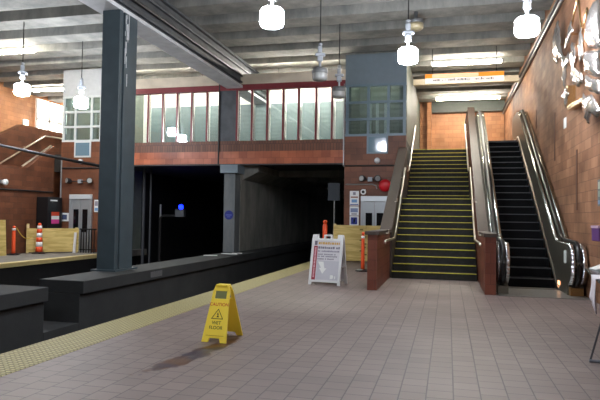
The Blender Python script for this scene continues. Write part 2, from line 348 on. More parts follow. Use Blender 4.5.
# footbridge: floor slab, brick spandrel, header
struct('slab_upper_floor', MB().box(-14.48,-1.36,19.62,40,3.3,ZT).box(-18.9,-14.48,22.5,40,3.3,ZT), CONC_DARK)
struct('slab_upper_lobby', bx(-1.36,XR,22.56,29.1,3.4,ZT-.002), CONC_DARK)
struct('trim_spandrel_upper', bx(-12.75,-3.41,19.5,19.62,3.74,4.12), TERRA_DARK)
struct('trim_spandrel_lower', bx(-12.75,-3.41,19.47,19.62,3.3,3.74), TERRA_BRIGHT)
struct('trim_spandrel_drip', bx(-12.75,-3.41,19.476,19.62,3.25,3.3), DKPIPE)
struct('trim_bridge_header', bx(-12.75,-3.41,19.46,19.66,5.93,6.13), MAROON)
struct('trim_bridge_fascia', bx(-12.75,-3.41,19.5,19.62,6.13,6.5), plain('cream_fascia',(196,184,164),.6,noise=.15,scale=2))
for i, x in enumerate((-11,-9,-6.4,-5.2,-4.0)):
    pass
xs = [-12.68,-12.1,-11.5,-10.85,-10.26,-9.68,-9.1,-8.5,-7.96,-7.35,-6.79,-6.22,-5.64,-5.08,-4.46,-3.9,-3.41]
n = 0
for a, b_ in zip(xs, xs[1:]):
    if a == -7.96: continue
    n += 1
    w = tag(empty('window_%d' % n, ((a+b_)/2,19.55,4.12)), kind='structure')
    m = MB().box(a,a+.07,19.49,19.61,4.12,5.93)
    if b_ > -3.5 or b_ == -7.96: m.box(b_-.06,b_,19.49,19.61,4.12,5.93)
    m.build('mullion', MAROON, w, world=True)
    bx(a+.06,b_,19.54,19.55,4.12,5.93).build('pane', GLASS, w, world=True)
    bx(a+.07,a+.084,19.50,19.54,4.14,5.91).build('glazing_bead', RAIL, w, world=True)  # pale strip standing in for the highlight along each mullion edge
    m = bx((a+.17)*22.3/19.5,(a+.17)*22.3/19.5+.5,22.28,22.34,ZT,5.98)
    if a > -10.9: tag(m.build('screen_panel', SCREEN), 'grey teal board standing behind a bay of the footbridge glazing', 'panel', 'boards behind the footbridge glazing')
struct('column_bridge', MB().box(-7.96,-7.35,19.5,19.9,4.12,5.93), GIRDER_DARK)
tag(MB().tube([(-7.98,19.476,3.28),(-7.98,19.476,6.3)], .03, 8).build('wall_mounted_conduit', DKPIPE), 'thin dark vertical conduit up the footbridge beside its dark centre bay', 'pipe')
tag(MB().tube([(-3.44,19.476,3.2),(-3.44,19.476,6.0)], .025, 8).build('wall_mounted_conduit', GALV), 'pale vertical conduit at the corner of footbridge and near elevator tower', 'pipe')
struct('wall_bridge_back', bx(-12.75,-3.41,22.6,22.7,ZT,7.0), WHITEWALL)
for i, x in enumerate((-11.9,-9.3,-6.2,-4.6)):
    t = tag(empty('ceiling_light', (x,20.9,6.6)), 'long lit fluorescent batten inside the footbridge', 'light', 'fluorescent battens inside the footbridge')
    bx(-.65,.65,-.08,.08,.03,.1).build('housing', WHITE_PL, t); MB().tube([(-.62,0,0),(.62,0,0)], .04, 8).build('tube', TUBE_BRIDGE, t)
    MB().tube([(0,0,.1),(0,0,1.0)], .012, 6).build('hanger', DKPIPE, t)

# ------------------------------------------------------------------ elevator towers
def tower(x0, x1, side, vert, hz, low, nm, rightwall, frame, panel, inner):
    W = TERRA
    struct('wall_%s_elevator_front' % nm, bx(x0,x1,19.5,19.75,0,4.2), W)
    struct('wall_%s_elevator_panel' % nm, bx(x0,x1,19.5,19.62,5.97,6.99), panel)
    struct('wall_%s_elevator_back' % nm, bx(x0+.1,x1-.25,21.8,21.95,ZT,6.99), inner)
    w = tag(empty('window_%s_elevator_shaft' % nm, ((x0+x1)/2,19.56,4.2)), kind='structure')
    fr = MB()
    for v in vert: fr.box(v-.045,v+.045,19.5,19.6,4.2,5.97)
    for h in hz: fr.box(x0,x1,19.505,19.595,h-.04,h+.04)
    fr.build('window_frame', frame, w, world=True)
    bx(x0,x1,19.545,19.552,4.2,5.97).build('pane', GLASS_DK, w, world=True)
    w = tag(empty('window_%s_elevator_lower' % nm, ((low[0]+low[1])/2,19.45,low[2])), kind='structure')
    f = MB(); a,b_,c_,d = low
    f.box(a,b_,19.476,19.5,c_,c_+.06).box(a,b_,19.476,19.5,d-.06,d).box(a,a+.06,19.476,19.5,c_+.06,d-.06).box(b_-.06,b_,19.476,19.5,c_+.06,d-.06)
    f.build('window_frame', frame, w, world=True)
    bx(a+.06,b_-.06,19.47,19.495,c_+.06,d-.06).build('pane', plain('blue_grey_lower_glass_'+nm,(96,122,136),.08,spec=.8), w, world=True)
tower(-3.41,-1.36,1,(-3.34,-2.62,-1.95,-1.42),(4.24,4.78,5.35,5.93),(-2.66,-1.95,3.6,4.22),'near',True,FRAME_GREY,PANEL_GREY,SHAFT_GREY)
tower(-14.48,-12.75,1,(-14.42,-13.9,-13.2,-12.8),(4.24,4.78,5.35,5.93),(-13.9,-13.18,3.6,4.22),'far',False,plain('pale_grey_window_frame',(186,192,192),.4),plain('pale_grey_panel',(176,180,182),.5,noise=.05),WHITEWALL)  # far frame and panel lightened with lamplight; white shaft back for brightness
struct('wall_near_elevator_left', bx(-3.41,-3.25,19.75,22.6,0,6.99), SHAFT_GREY)
struct('wall_near_elevator_right', bx(-1.6,-1.36,19.5+.26,29.1,ZT-.3,6.99), plain('dull_grey_green_wall',(92,98,90),.6,noise=.15))
struct('wall_near_elevator_right_base', bx(-1.6,-1.36,19.76,29.1,0,ZT-.3), TERRA)
struct('wall_far_elevator_side', bx(-14.48,-14.3,19.76,22.6,0,6.99), WHITEWALL)
struct('wall_far_elevator_right', bx(-12.93,-12.75,19.76,22.6,0,6.99), SHAFT_GREY)
def shaft_things(x0, x1, nm):
    for i, x in enumerate((x0+.55,x0+.8,x1-.55)):
        tag(bx(x-.05,x+.05,20.6,20.7,ZT,5.6).build('guide_rail', PAPER), 'pale upright guide rail inside the %s elevator shaft glass' % nm, 'rail', 'guide rails in the %s elevator shaft' % nm)  # pale upright strips behind the shaft glass
    t = tag(empty('shaft_light', ((x0+x1)/2,20.4,6.5)), 'lit fluorescent batten at the top of the %s elevator shaft' % nm, 'light')  # added lamp, brightens the shaft interior behind the glass
    bx(-.4,.4,-.06,.06,.03,.09).build('housing', WHITE_PL, t); MB().tube([(-.38,0,0),(.38,0,0)], .03, 8).build('tube', TUBE, t)
    MB().tube([(0,0,.09),(0,0,1.1)], .012, 6).build('hanger', DKPIPE, t)
shaft_things(-3.25,-1.6,'near'); shaft_things(-14.3,-12.93,'far')

def elevator_door(x0, x1, label):
    t = tag(empty('elevator_door', ((x0+x1)/2,19.5,0)), label, 'elevator door'); w = (x1-x0)/2
    MB().box(-w,-w+.1,-.07,-.003,0,2.0).box(w-.1,w,-.07,-.003,0,2.0).build('door_frame', DOOR_STEEL, t)
    bx(-w,w,-.09,-.003,2.0,2.18).build('header', plain('door_header_steel',(214,220,222),.3,metal=.3), t, bevel=.01)
    for s in (-1, 1):
        a, b_ = (-w+.1,-.006) if s < 0 else (.006,w-.1)
        p = bx(a,b_,-.045,-.004,0,2.0).build('door_panel', DOOR_STEEL, t)
        bx((a+b_)/2-.11,(a+b_)/2+.11,-.052,-.045,.75,1.62).build('vision_panel', DOOR_GLASS, p)
elevator_door(-2.83,-1.91,'steel elevator door behind the plywood barrier beside the stairs')
elevator_door(-14.02,-13.05,'steel elevator door on the far platform beyond the plywood barricade')

def twin_lights(x0, x1, z, label):
    c = (x0+x1)/2; w = (x1-x0)/2*.75
    t = tag(empty('wall_mounted_spotlight', (c,19.5,z)), label, 'light')
    MB().tube([(-w,-.1,0),(w,-.1,.0)], .02, 8).build('conduit', DKPIPE, t); bx(-.07,.07,-.12,-.003,-.07,.07).build('junction_box', BALLAST, t)
    for s in (-1, 1):
        h = MB(); h.M = Matrix.Translation((s*w,-.16,.02)) @ Matrix.Rotation(PI/2,4,'X') @ Matrix.Rotation(s*.5,4,'Y')
        h.lathe([(.05,-.14),(.09,-.08),(.11,.02),(.11,.05)], n=16)
        hd = h.build('lamp_head', DKPIPE, t, smooth=True)
        q = MB(); q.M = Matrix.Translation((s*w,-.16,.02)) @ Matrix.Rotation(PI/2,4,'X') @ Matrix.Rotation(s*.5,4,'Y'); q.lathe([(.09,.05),(.09,.06)], n=16)
        q.build('lens', LENS, hd)
twin_lights(-14.2,-12.95,2.68,'twin spotlight fitting above the far elevator door')
twin_lights(-2.85,-2.2,2.74,'twin spotlight fitting above the near elevator door')
def dome_lamp(x, z, label):
    t = tag(empty('wall_lamp', (x,19.5,z)), label, 'lamp')
    m = MB(); m.M = Matrix.Rotation(PI/2,4,'X'); m.lathe([(.1,.003),(.1,.05)], n=16); m.build('backplate', BALLAST, t)
    m = MB(); m.M = Matrix.Rotation(PI/2,4,'X'); m.lathe([(.085,.05),(.08,.09),(.05,.13),(.015,.145)], n=16); m.build('globe', WHITE_PL, t, smooth=True)
dome_lamp(-13.6,3.44,'round white wall lamp under the far elevator tower window')
dome_lamp(-2.3,3.37,'round white wall lamp under the near elevator tower window')
tag(MB().tube([(-3.38,19.476,3.2),(-1.6,19.476,3.2)],.025,8).build('wall_mounted_conduit',DKPIPE),'dark horizontal conduit across the near elevator tower brick','pipe')
tag(MB().tube([(-14.4,19.476,3.19),(-12.78,19.476,3.19)],.028,8).build('wall_mounted_conduit',DKPIPE),'dark horizontal conduit across the far elevator tower brick','pipe')
tag(MB().tube([(-14.44,19.476,.2),(-14.44,19.476,3.5)],.028,8).build('wall_mounted_conduit',GALV),'pale vertical conduit at the left corner of the far elevator tower','pipe')
tag(MB().tube([(-3.36,19.476,2.57),(-2.45,19.476,2.57),(-2.33,19.476,2.53),(-2.3,19.476,2.42)],.02,8).build('wall_mounted_conduit',GALV),'pale bent conduit above the near elevator door','pipe')
# camera dome + red gong by the near door
t = tag(empty('security_camera', (-2.73,19.5,2.32)), 'small white security camera above the near elevator door', 'camera')
bx(-.05,.05,-.1,-.003,-.02,.08).build('bracket', WHITE_PL, t); m = MB(); m.M = Matrix.Translation((0,-.16,-.01)) @ Matrix.Rotation(PI/2,4,'X'); m.lathe([(.06,-.06),(.09,0),(.09,.07)], n=16); b_ = m.build('housing', WHITE_PL, t)
m = MB(); m.M = Matrix.Translation((0,-.16,-.01)) @ Matrix.Rotation(PI/2,4,'X'); m.lathe([(.05,.07),(.03,.085)], n=16); m.build('lens', BLACK, b_)
t = tag(empty('alarm_bell', (-2.02,19.5,2.53)), 'red round alarm bell high beside the near elevator door', 'bell')
m = MB(); m.M = Matrix.Rotation(PI/2,4,'X'); m.lathe([(.08,.003),(.08,.06)], n=16); m.build('mount', DKPIPE, t)
m = MB(); m.M = Matrix.Rotation(PI/2,4,'X'); m.lathe([(.2,.06),(.21,.09),(.19,.14),(.12,.18),(.03,.195)], n=24); m.build('gong', RED_PAINT, t, smooth=True)
# signs on the near tower
def wall_sign(x0,x1,z0,z1,y,label,marks,bg=WHITE_PL,name='wall_sign'):
    t = tag(empty(name, ((x0+x1)/2,y,z0)), label, 'sign'); w=(x1-x0)/2; h=z1-z0
    bx(-w,w,-.025,-.003,0,h).build('sign_panel', bg, t, bevel=.004)
    for a,b_,c_,d,mt,nm in marks:
        bx(-w+2*w*a,-w+2*w*b_,-.028,-.025,h*c_,h*d).build(nm, mt, t)
wall_sign(-3.21,-2.9,1.86,2.35,19.5,'tallest white sign, topmost of three beside the near elevator door',[(.35,.65,.72,.92,INK_GREY,'pictogram'),(.1,.9,.52,.62,plain('brown_print',(150,110,90)),'lettering'),(.2,.8,.2,.42,BLUE_PALE,'pictogram'),(.05,.95,.04,.1,BLUE_SIGN,'rule_line')])
wall_sign(-3.21,-2.9,1.52,1.83,19.5,'pale sign with grey blue print, middle of three by the near elevator',[(.1,.9,.35,.8,plain('slate_print',(120,132,164)),'lettering'),(.2,.8,.1,.25,INK_GREY,'lettering')])
wall_sign(-3.21,-2.9,1.19,1.5,19.5,'sign with dark blue accessibility square, lowest of three by the near elevator',[(.15,.85,.12,.88,BLUE_SIGN,'blue_square'),(.42,.62,.3,.78,WHITE_PL,'pictogram')])
wall_sign(-14.42,-14.07,1.15,1.47,19.5,'square white sign with dark pictogram left of the far elevator door',[(.2,.8,.2,.8,plain('slate_blue_print',(70,80,110)),'pictogram')])
wall_sign(-12.97,-12.78,1.52,1.98,19.5,'narrow white notice right of the far elevator door',[(.15,.85,.5,.9,INK_GREY,'lettering'),(.15,.85,.1,.35,BLUE_PALE,'lettering')])
# dark sign on a pole beyond the barricade
t = tag(empty('platform_sign', (-3.93,20.5,0)), 'dark square sign on a thin pole under the footbridge', 'sign')
MB().tube([(0,0,.004),(0,0,2.1)],.028,8).build('pole', GALV, t); bx(-.23,.2,-.04,-.0,2.05,2.68).build('sign_panel', plain('dark_slate_panel',(40,48,54),.5), t)
MB().lathe([(.14,.005),(.14,.02),(.04,.03)],n=16).build('base',DKPIPE,t)
# blue round sign on concrete pillar
t = tag(empty('line_sign',(-7.43,19.2,1.48)),'round blue sign on the concrete pillar under the footbridge','sign')
m = MB(); m.M = Matrix.Rotation(PI/2,4,'X'); m.lathe([(.16,.003),(.16,.02)], n=24); m.build('disc', BLUE_SIGN, t)
bx(-.11,.11,-.023,-.02,-.02,.02).build('lettering', plain('faint_blue_print',(86,96,170)), t); bx(-.06,.06,-.023,-.02,-.08,-.05).build('lettering', plain('faint_violet_print',(86,96,170)), t)

# ------------------------------------------------------------------ stairs
st = tag(empty('staircase', (-.32,D1,0)), 'broad dark stone staircase with yellow nosings between brown parapets', 'stairs')
xl, xr = -1.31, .675
for k in range(24):
    y = D1+k*t_ if k < 12 else Y13+(k-12)*t_
    y1 = (y+t_ if k not in (11,23) else (Y13 if k == 11 else YTOP+.05)); z = (k+1)*r_
    s = bx(xl,xr,y,y1,z-r_,z-.001).build('step', TREAD, st, world=True)
    nb = MB().box(xl+.01,xr-.01,y-.012,y+(.03 if k != 11 else .09),z-.016,z+.002)
    nb.build('nosing', NOSE, s, world=True)
# parapets (walls either side of the stairs)
Lp = [(11.65,0),(29.0 if False else 19.5,0),(19.5,3.72),(14.25,1.1),(11.65,1.1)]
struct('wall_stair_left', MB().prism(Lp,-1.55,-1.36,'x'), TERRA_RED)
cap = [(11.62,1.1),(14.25,1.1),(19.5,3.72),(19.5,3.80),(14.24,1.17),(11.62,1.17)]
struct('trim_stair_left', MB().prism(cap,-1.60,-1.32,'x'), CAP)
Rp = [(11.75,0),(26,0),(26,5.56),(22.5,5.56),(14.2,1.1),(11.75,1.1)]
struct('wall_stair_right', MB().prism(Rp,.70,.90,'x'), TERRA_RED)
cap = [(11.72,1.1),(14.2,1.1),(22.5,5.56),(26,5.56),(26,5.63),(22.48,5.63),(14.19,1.17),(11.72,1.17)]
struct('trim_stair_right', MB().prism(cap,.676,.925,'x'), CAP)
struct('wall_stair_left_inner', MB().prism([(14.3,0),(19.5,0),(19.5,3.7),(14.3,1.1)],-1.36,-1.315,'x'), CAP)
def handrail(pts, x, s, label):
    t = tag(empty('handrail', (x,pts[0][0],pts[0][1])), label, 'handrail')
    MB().tube([(x,a,b_) for a,b_ in pts], .026, 10).build('rail', RAIL, t, world=True, smooth=True)
    br = pts[-2:] if len(pts) == 2 else pts[1:]
    (a0,b0),(a1,b1) = br[0],br[-1]
    for f in (.12,.5,.88):
        a, b_ = a0+(a1-a0)*f, b0+(b1-b0)*f
        MB().tube([(x,a,b_-.01),(x,a,b_-.09),(x+s*.06,a,b_-.09)], .012, 6).build('bracket', RAIL, t, world=True)
lo = [(12.0,.93),(12.1,.965),(14.24,.965),(17.6,2.95)]; hi = [(18.95,2.97),(19.3,3.05),(22.9,5.05)]
handrail(lo,-1.24,-1,'steel handrail on the left parapet of the lower stair flight')
handrail(hi,-1.24,-1,'steel handrail on the left wall of the upper stair flight')
handrail(lo,.62,1,'steel handrail on the right parapet of the lower stair flight')
handrail(hi,.62,1,'steel handrail on the right parapet of the upper stair flight')

# ------------------------------------------------------------------ escalator
es = tag(empty('escalator', (1.69,12.0,0)), 'black stepped escalator with steel balustrades along the terracotta wall', 'escalator')
Y0, sl = 13.4, .5774
bx(.94,2.54,11.65,13.02,0,.012).build('floor_plate', plain('ribbed_floor_plate',(150,148,142),.35,metal=.7,noise=.1,scale=12), es, world=True)
bx(1.2,2.2,13.02,13.2,0,.02).build('comb_plate', STEEL_DK, es, world=True)
for k in range(21):
    z = .2*k; y = Y0+k*.3464
    top = z+.2 if k < 20 else ZT
    s = bx(1.2,2.2,y,y+.3464 if k < 20 else y+.7,z-.05,top).build('step', STEP_BLACK, es, world=True)
    bx(1.205,2.195,y-.006,y+.012,top-.02,top+.002).build('step_edge', STEP_EDGE, s, world=True)
bx(1.2,2.2,21.0,22.6,ZT-.02,ZT+.004).build('upper_floor_plate', STEEL_DK, es, world=True)
hz = lambda y: 1.129+.584*(y-13.66)
def arc(cy, cz, ry, rz, a0, a1, n): return [(cy+ry*math.cos(a0+(a1-a0)*i/n), cz+rz*math.sin(a0+(a1-a0)*i/n)) for i in range(n+1)]
low = arc(12.2,.6,.36,.38,-PI/2,-PI*1.5,14)                 # newel front: bottom, forward, top
topz = hz(20.4)-.06
prof_top = low + [(12.7,.985),(13.15,1.0),(13.5,1.02),(13.75,hz(13.75)-.05)] + [(20.1,hz(20.1)-.05),(20.45,topz+.03),(20.9,topz+.1),(22.0,topz+.12)] + arc(22.0,topz-.26,.36,.38,PI/2,-PI/2,14)
prof_bot = [(21.0,ZT-.1),(20.4,ZT-.1),(13.45,.05),(13.2,.0),(12.2,.0)]
def rail_path():
    a = arc(12.2,.6,.41,.43,-PI/2,-PI*1.5,18); b_ = [(12.7,1.035),(13.15,1.05),(13.5,1.075),(13.75,hz(13.75)+.005)]
    return a + b_ + [(20.1,hz(20.1)+.005),(20.45,topz+.085),(20.9,topz+.15),(22.0,topz+.17)] + arc(22.0,topz-.26,.41,.43,PI/2,-PI/2,18)
def side(x0, x1, hx, deck_in, deck_out, inner):
    bal = MB().prism(prof_top+prof_bot, x0, x1, 'x').build('balustrade', STEEL_DK, es, world=True)
    up = prof_top[13:24]
    for (a, b_) in (deck_in, deck_out):
        m = MB()
        path = prof_top[1:25]
        strip = [(p[0],p[1]) for p in path]
        for (p, q) in zip(strip, strip[1:]):
            m.face([(a,p[0],p[1]+.006),(b_,p[0],p[1]+.006),(b_,q[0],q[1]+.006),(a,q[0],q[1]+.006)])
        o = m.build('deck', CHROME if False else STEEL, es, world=True, smooth=True)
        md = o.modifiers.new('thickness','SOLIDIFY'); md.thickness = .012; md.offset = 0
        # chrome wrap on the newel
        m = MB()
        for (p, q) in zip(low, low[1:]):
            v = lambda P: (12.2+(P[0]-12.2)*1.04, .6+(P[1]-.6)*1.04)
            p2, q2 = v(p), v(q)
            m.face([(a,*p2),(b_,*p2),(b_,*q2),(a,*q2)])
        o = m.build('newel_wrap', CHROME, es, world=True, smooth=True)
        md = o.modifiers.new('thickness','SOLIDIFY'); md.thickness = .012; md.offset = 0
    MB().tube([(hx,a,b_) for a,b_ in rail_path()], .042, 12, r2=.03, up=Vector((1,0,0)) if False else Vector((0,0,1))).build('handrail', RUBBER, es, world=True, smooth=True)
    # bright skirt edge
    sx = inner
    m = MB(); pts = [(13.02,.05),(13.2,.10),(13.45,.24),(20.3,.24+(20.3-13.45)*sl),(20.7,ZT+.12),(22,ZT+.14)]
    m.tube([(sx,a,b_) for a,b_ in pts], .018, 6).build('skirt_edge', RAIL, es, world=True)
side(.935,1.16,1.03,(1.075,1.155),(.94,.985),1.185)
side(2.24,2.53,2.38,(2.245,2.335),(2.425,2.525),2.225)
# newel end details by the wall
bx(2.27,2.5,12.05,12.5,.0,.16).build('newel_base', plain('amber_brown_newel_base',(120,84,40),.4), es, world=True)
bx(.95,1.15,11.95,12.5,.0,.16).build('newel_base', STEEL_DK, es, world=True)
bx(2.228,2.24,12.95,13.15,.12,.2).build('start_lamp', RED_LIT, es, world=True)
bx(2.205,2.24,12.3,12.36,.62,.86).build('control_panel', WHITE_PL, es, world=True)

# ------------------------------------------------------------------ pendant lamps
def lamp_proto(lit):
    t = empty('pendant_lamp')
    g = MB().lathe([(.06,.17),(.15,.15),(.185,.11),(.19,.02),(.19,-.08),(.17,-.13),(.09,-.155),(.02,-.16)], n=28)
    g.build('globe', LIT if lit else LENS, t, smooth=True).scale = (1.14,1.14,1.1) if lit else (1,1,1)  # lit globe enlarged to stand in for its bloom
    if not lit: MB().lathe([(.1,.175),(.18,.165),(.202,.12),(.202,.05),(.196,.03)], n=28).build('rim', LAMP_RIM, t, smooth=True)
    MB().lathe([(.03,.165),(.03,.33)], n=12).build('stem', BALLAST, t)
    b_ = MB().box(-.07,.07,-.06,.06,.33,.47); b_.box(-.12,.13,-.05,.05,.47,.55); b_.box(-.06,.05,-.045,.045,.55,.72)
    b_.build('ballast', BALLAST, t, bevel=.02)
    MB().lathe([(.02,.72),(.05,.75),(.05,.79),(.015,.81)], n=12).build('hook', BALLAST, t)
    MB().tube([(0,0,.8),(0,0,2.0)], .014, 6).build('cord', DKPIPE, t)
    return t
L0, U0 = lamp_proto(True), lamp_proto(False); used = {True: False, False: False}
def lamp(x, y, lit, label, z=5.0, rz=0.0):
    src = L0 if lit else U0
    o = src if not used[lit] else copy_tree(src); used[lit] = True
    o.location = (x,y,z); o.rotation_euler = (0,0,rz); tag(o, label, 'lamp', 'drum pendant lamps')
    return o
lamp(-3.09,9.93,True,'lit pendant lamp hanging nearest the ceiling girder, above the yellow sign',rz=.4)
lamp(-.87,12.87,True,'lit pendant lamp hanging in front of the stair top by the elevator tower')
lamp(1.39,11.35,True,'lit pendant lamp hanging closest to the terracotta wall and its sculpture',rz=1.2)
lamp(-3.13,14.17,False,'unlit pendant lamp, nearer of the two dark ones before the footbridge',rz=.2)
lamp(-3.04,16.33,False,'unlit pendant lamp hanging closest to the near elevator tower corner',rz=.1)
lamp(-11.99,14.3,True,'lit pendant lamp over the far platform edge, nearer of its pair',rz=.7)
lamp(-11.45,16.33,True,'lit pendant lamp in front of the far elevator tower glass',rz=.3)
for (x,y,lb) in ((-3.09,5.0,'lit pendant lamp over the platform edge short of the yellow sign'),(-3.09,.2,'lit pendant lamp over the platform edge, second short of the yellow sign'),(.6,-1.5,'lit pendant lamp over the middle of the platform far short of the stairs'),(-12,9.2,'lit pendant lamp over the tracks side of the far stair wall, out of sight')):  # unseen lamps added to light the platform, sign and beam fronts
    lamp(x,y,True,lb)
t = tag(empty('ceiling_lamp',(-.865,15.8,6.62)),'amber drum lamp mounted close under the concrete beams','lamp')
MB().lathe([(.05,.38),(.05,.2),(.19,.16),(.2,.05)],n=20).build('housing',LAMP_RIM,t,smooth=True); MB().lathe([(.2,.05),(.2,-.06),(.15,-.11),(.03,-.13)],n=20).build('globe',BRASS_LAMP,t,smooth=True)
def batten(x0,x1,y,z,label,drop=.0):
    t = tag(empty('fluorescent_light',((x0+x1)/2,y,z)),label,'light'); w=(x1-x0)/2
    bx(-w,w,-.09,.09,.03,.1).build('housing',WHITE_PL,t)
    for s in (-.045,.045): MB().tube([(-w+.03,s*1.3,0),(w-.03,s*1.3,0)],.045,8).build('tube',TUBE,t)
    for s in (-.6,.6): MB().tube([(s*w,0,.1),(s*w,0,.12+drop)],.012,6).build('hanger',DKPIPE,t)
batten(-.6,1.75,20.8,6.86,'lit fluorescent batten above the stairs in front of the hanging banner')
batten(-.56,2.2,26.9,6.86,'lit fluorescent batten over the upper lobby behind the hanging banner')
batten(-15.4,-13.4,16.5,6.86,'lit fluorescent batten under the beams above the far stair wall')
batten(-17.8,-16.0,21.9,6.86,'lit fluorescent batten left of the far elevator tower top')
batten(-18.5,-15.5,26.5,6.86,'lit fluorescent batten deep in the far upper lobby')
batten(-21,-19.5 if False else -18.95,27.9,6.86,'lit fluorescent batten at the end of the far upper lobby')
# hanging banner
t = tag(empty('hanging_sign',(.475,19.5,5.9)),'long orange and white sign hanging above the stairs','sign')
bx(-1.23,1.23,-.05,.05,0,.29).build('sign_box',glow('backlit_white_sign',(250,244,232),.75),t)  # sign faces given a faint glow of their own
o = bx(-1.23,1.23,-.056,-.05,.15,.29).build('orange_band',glow('backlit_orange_sign',(240,150,44),.75),t)
m = MB(); m.box(-1.0,.45,-.059,-.056,.165,.275); m.build('pale_patch',glow('backlit_peach_print',(250,214,170),.75),o)
m = MB(); m.box(-1.05,-.02,-.053,-.05,.03,.11)
lt = MB()
x = -.98
while x < .9:
    w = .018+random.random()*.03; lt.box(x,x+w,-.055,-.05,.045,.045+.05+random.random()*.03); x += w+.014+(random.random() < .2)*.05
lt.build('lettering',INK_GREY,t); m.bm.free()
for s in (-1.0,1.0): MB().tube([(s,0,.29),(s,0,1.12)],.012,6).build('hanger',DKPIPE,t)
struct('trim_pale_beam', bx(-1.3,XR,22.3,22.55,6.5,6.72), plain('cream_painted_beam',(190,178,156),.6))

# ------------------------------------------------------------------ right wall things
for lab,x,z,r,mt in (('upper dark pipe running along the top of the terracotta wall',XR-.06,6.66,.05,DKPIPE),('lower pale pipe running along the top of the terracotta wall',XR-.05,6.52,.04,GALV)):
    tag(MB().tube([(x,-6.8,z),(x,29,z)],r,8).build('ceiling_pipe',mt),lab,'pipe')
for i,(y,z0,z1) in enumerate(((18.6,4.2,4.75),(15.5,2.92,4.12),(12.95,1.66,2.9))):
    struct('trim_wall_joint', bx(XR-.012,XR,y-.05,y+.05,z0,z1), DARK_STRIP)
tag(bx(XR-.02,XR-.002,14.05,14.28,3.53,3.76).build('wall_tag',PAPER),'small pale tag on the terracotta wall below the sculpture','tag')
t = tag(empty('notice_strip',(XR,11.0,1.7)),'narrow notice strip on the terracotta wall above the information table','sign')
bx(-.02,-.002,-.17,.17,0,.46).build('sign_panel',plain('slate_notice',(92,100,104),.5),t)
bx(-.024,-.02,-.12,.12,.30,.42).build('print_block',plain('pale_green_print',(176,190,176),.5),t); bx(-.024,-.02,-.12,.12,.16,.26).build('print_block',plain('grey_green_print',(130,150,140),.5),t); bx(-.024,-.02,-.12,.12,.03,.1).build('print_block',BLUE_PALE,t)
t = tag(empty('wall_box',(XR,10.85,1.1)),'small purple box on the terracotta wall above the table','box')
bx(-.14,-.002,-.28,.22,0,.22).build('body',PURPLE,t,bevel=.01); bx(-.15,-.002,-.29,.23,.22,.26).build('lid',plain('pale_pink_lid',(200,170,190),.5),t)
# wall sculpture: polished leaves, shells and rods standing off the wall
sc = tag(empty('wall_sculpture',(XR,13,3.4)),'large polished metal wall sculpture of blades and shells on terracotta','sculpture')
def leaf(pts, name, mat, x=2.42, bulge=.07):
    """pts: outline (y,z); a domed sheet fanned from its middle, with real thickness"""
    cy = sum(p[0] for p in pts)/len(pts); cz = sum(p[1] for p in pts)/len(pts); m = MB()
    rings = []
    n = len(pts)
    fine = []
    for i in range(n):
        a, b_ = pts[i], pts[(i+1)%n]
        for f in (0,.25,.5,.75): fine.append((a[0]+(b_[0]-a[0])*f, a[1]+(b_[1]-a[1])*f))
    for s in (1,.75,.5,.25):
        wob = [.015*math.sin(7*k*.6+s*9) for k in range(len(fine))]
        rings.append(m.vs([(x-bulge*(1-s*s)+wob[k]*s, cy+(p[0]-cy)*s, cz+(p[1]-cz)*s) for k,p in enumerate(fine)]))
    for R,S in zip(rings,rings[1:]):
        for k in range(len(fine)): m.bm.faces.new([R[k],R[(k+1)%len(fine)],S[(k+1)%len(fine)],S[k]])
    m.bm.faces.new(rings[-1])
    o = m.build(name, mat, sc, world=True, smooth=True)
    md = o.modifiers.new('thickness','SOLIDIFY'); md.thickness = .02; md.offset = 0
    return o
for nm,x,bu,pts in (('blade',2.42,.05,[(14.29,6.04),(14.04,5.73),(13.92,5.36),(13.68,4.96),(14.16,5.15),(14.41,5.06),(14.8,5.3),(14.94,5.78),(14.67,5.94)]),
    ('spike',2.42,.04,[(13.8,5.17),(13.35,4.91),(13.03,4.95),(12.82,4.73),(13.24,4.71),(13.34,4.44),(13.45,4.25),(13.68,4.51),(13.68,4.82)]),
    ('curl',2.40,.03,[(12.62,5.04),(12.34,4.92),(12.24,4.65),(12.43,4.54),(12.06,4.21),(11.63,4.15),(11.63,4.0),(11.97,3.98),(12.43,4.14),(12.72,4.37),(12.62,4.55),(12.82,4.83)]),
    ('flower',2.40,.03,[(13.79,4.17),(13.34,4.18),(13.23,4.26),(13.02,4.11),(12.82,4.05),(13.02,4.01),(13.23,3.82),(13.45,4.07)]),
    ('slat',2.40,.03,[(12.72,5.52),(12.53,5.25),(13.03,5.1),(13.35,5.08),(13.13,5.23)]),
    ('slat',2.40,.03,[(11.8,5.1),(11.63,4.78),(11.63,4.45),(11.89,4.44),(11.97,4.79)]),
    ('shell',2.40,.08,[(11.24,5.02),(10.94,5.19),(10.39,5.14),(10.27,4.21),(11.09,4.48),(11.39,4.71)]),
    ('shell',2.38,.1,[(11.38,4.49),(10.31,4.22),(10.18,3.73),(10.78,3.91),(11.3,4.1)]),
    ('shell',2.38,.07,[(11.3,4.07),(10.78,3.87),(10.18,3.7),(10.18,3.46),(10.85,3.65),(11.3,3.82)]),
    ('shell',2.40,.06,[(11.63,3.81),(11.31,3.66),(10.94,3.63),(10.66,3.47),(10.27,3.2),(10.53,3.15),(10.94,3.32),(11.16,3.15),(11.47,3.31),(11.63,3.56)])):
    leaf(pts,nm,SILVER,x=x,bulge=bu)
for p in ([(12.26,5.88),(12.83,5.47),(13.57,5.21)],[(12.26,5.88),(11.99,5.18),(11.73,4.47)],[(11.49,5.33),(11.82,5.06),(12.07,4.88)],[(11.49,5.33),(11.26,4.88),(11.03,4.53)]):
    MB().tube([(2.44,a,b_) for a,b_ in p],.02,8).build('rod',GOLD,sc,world=True,smooth=True)
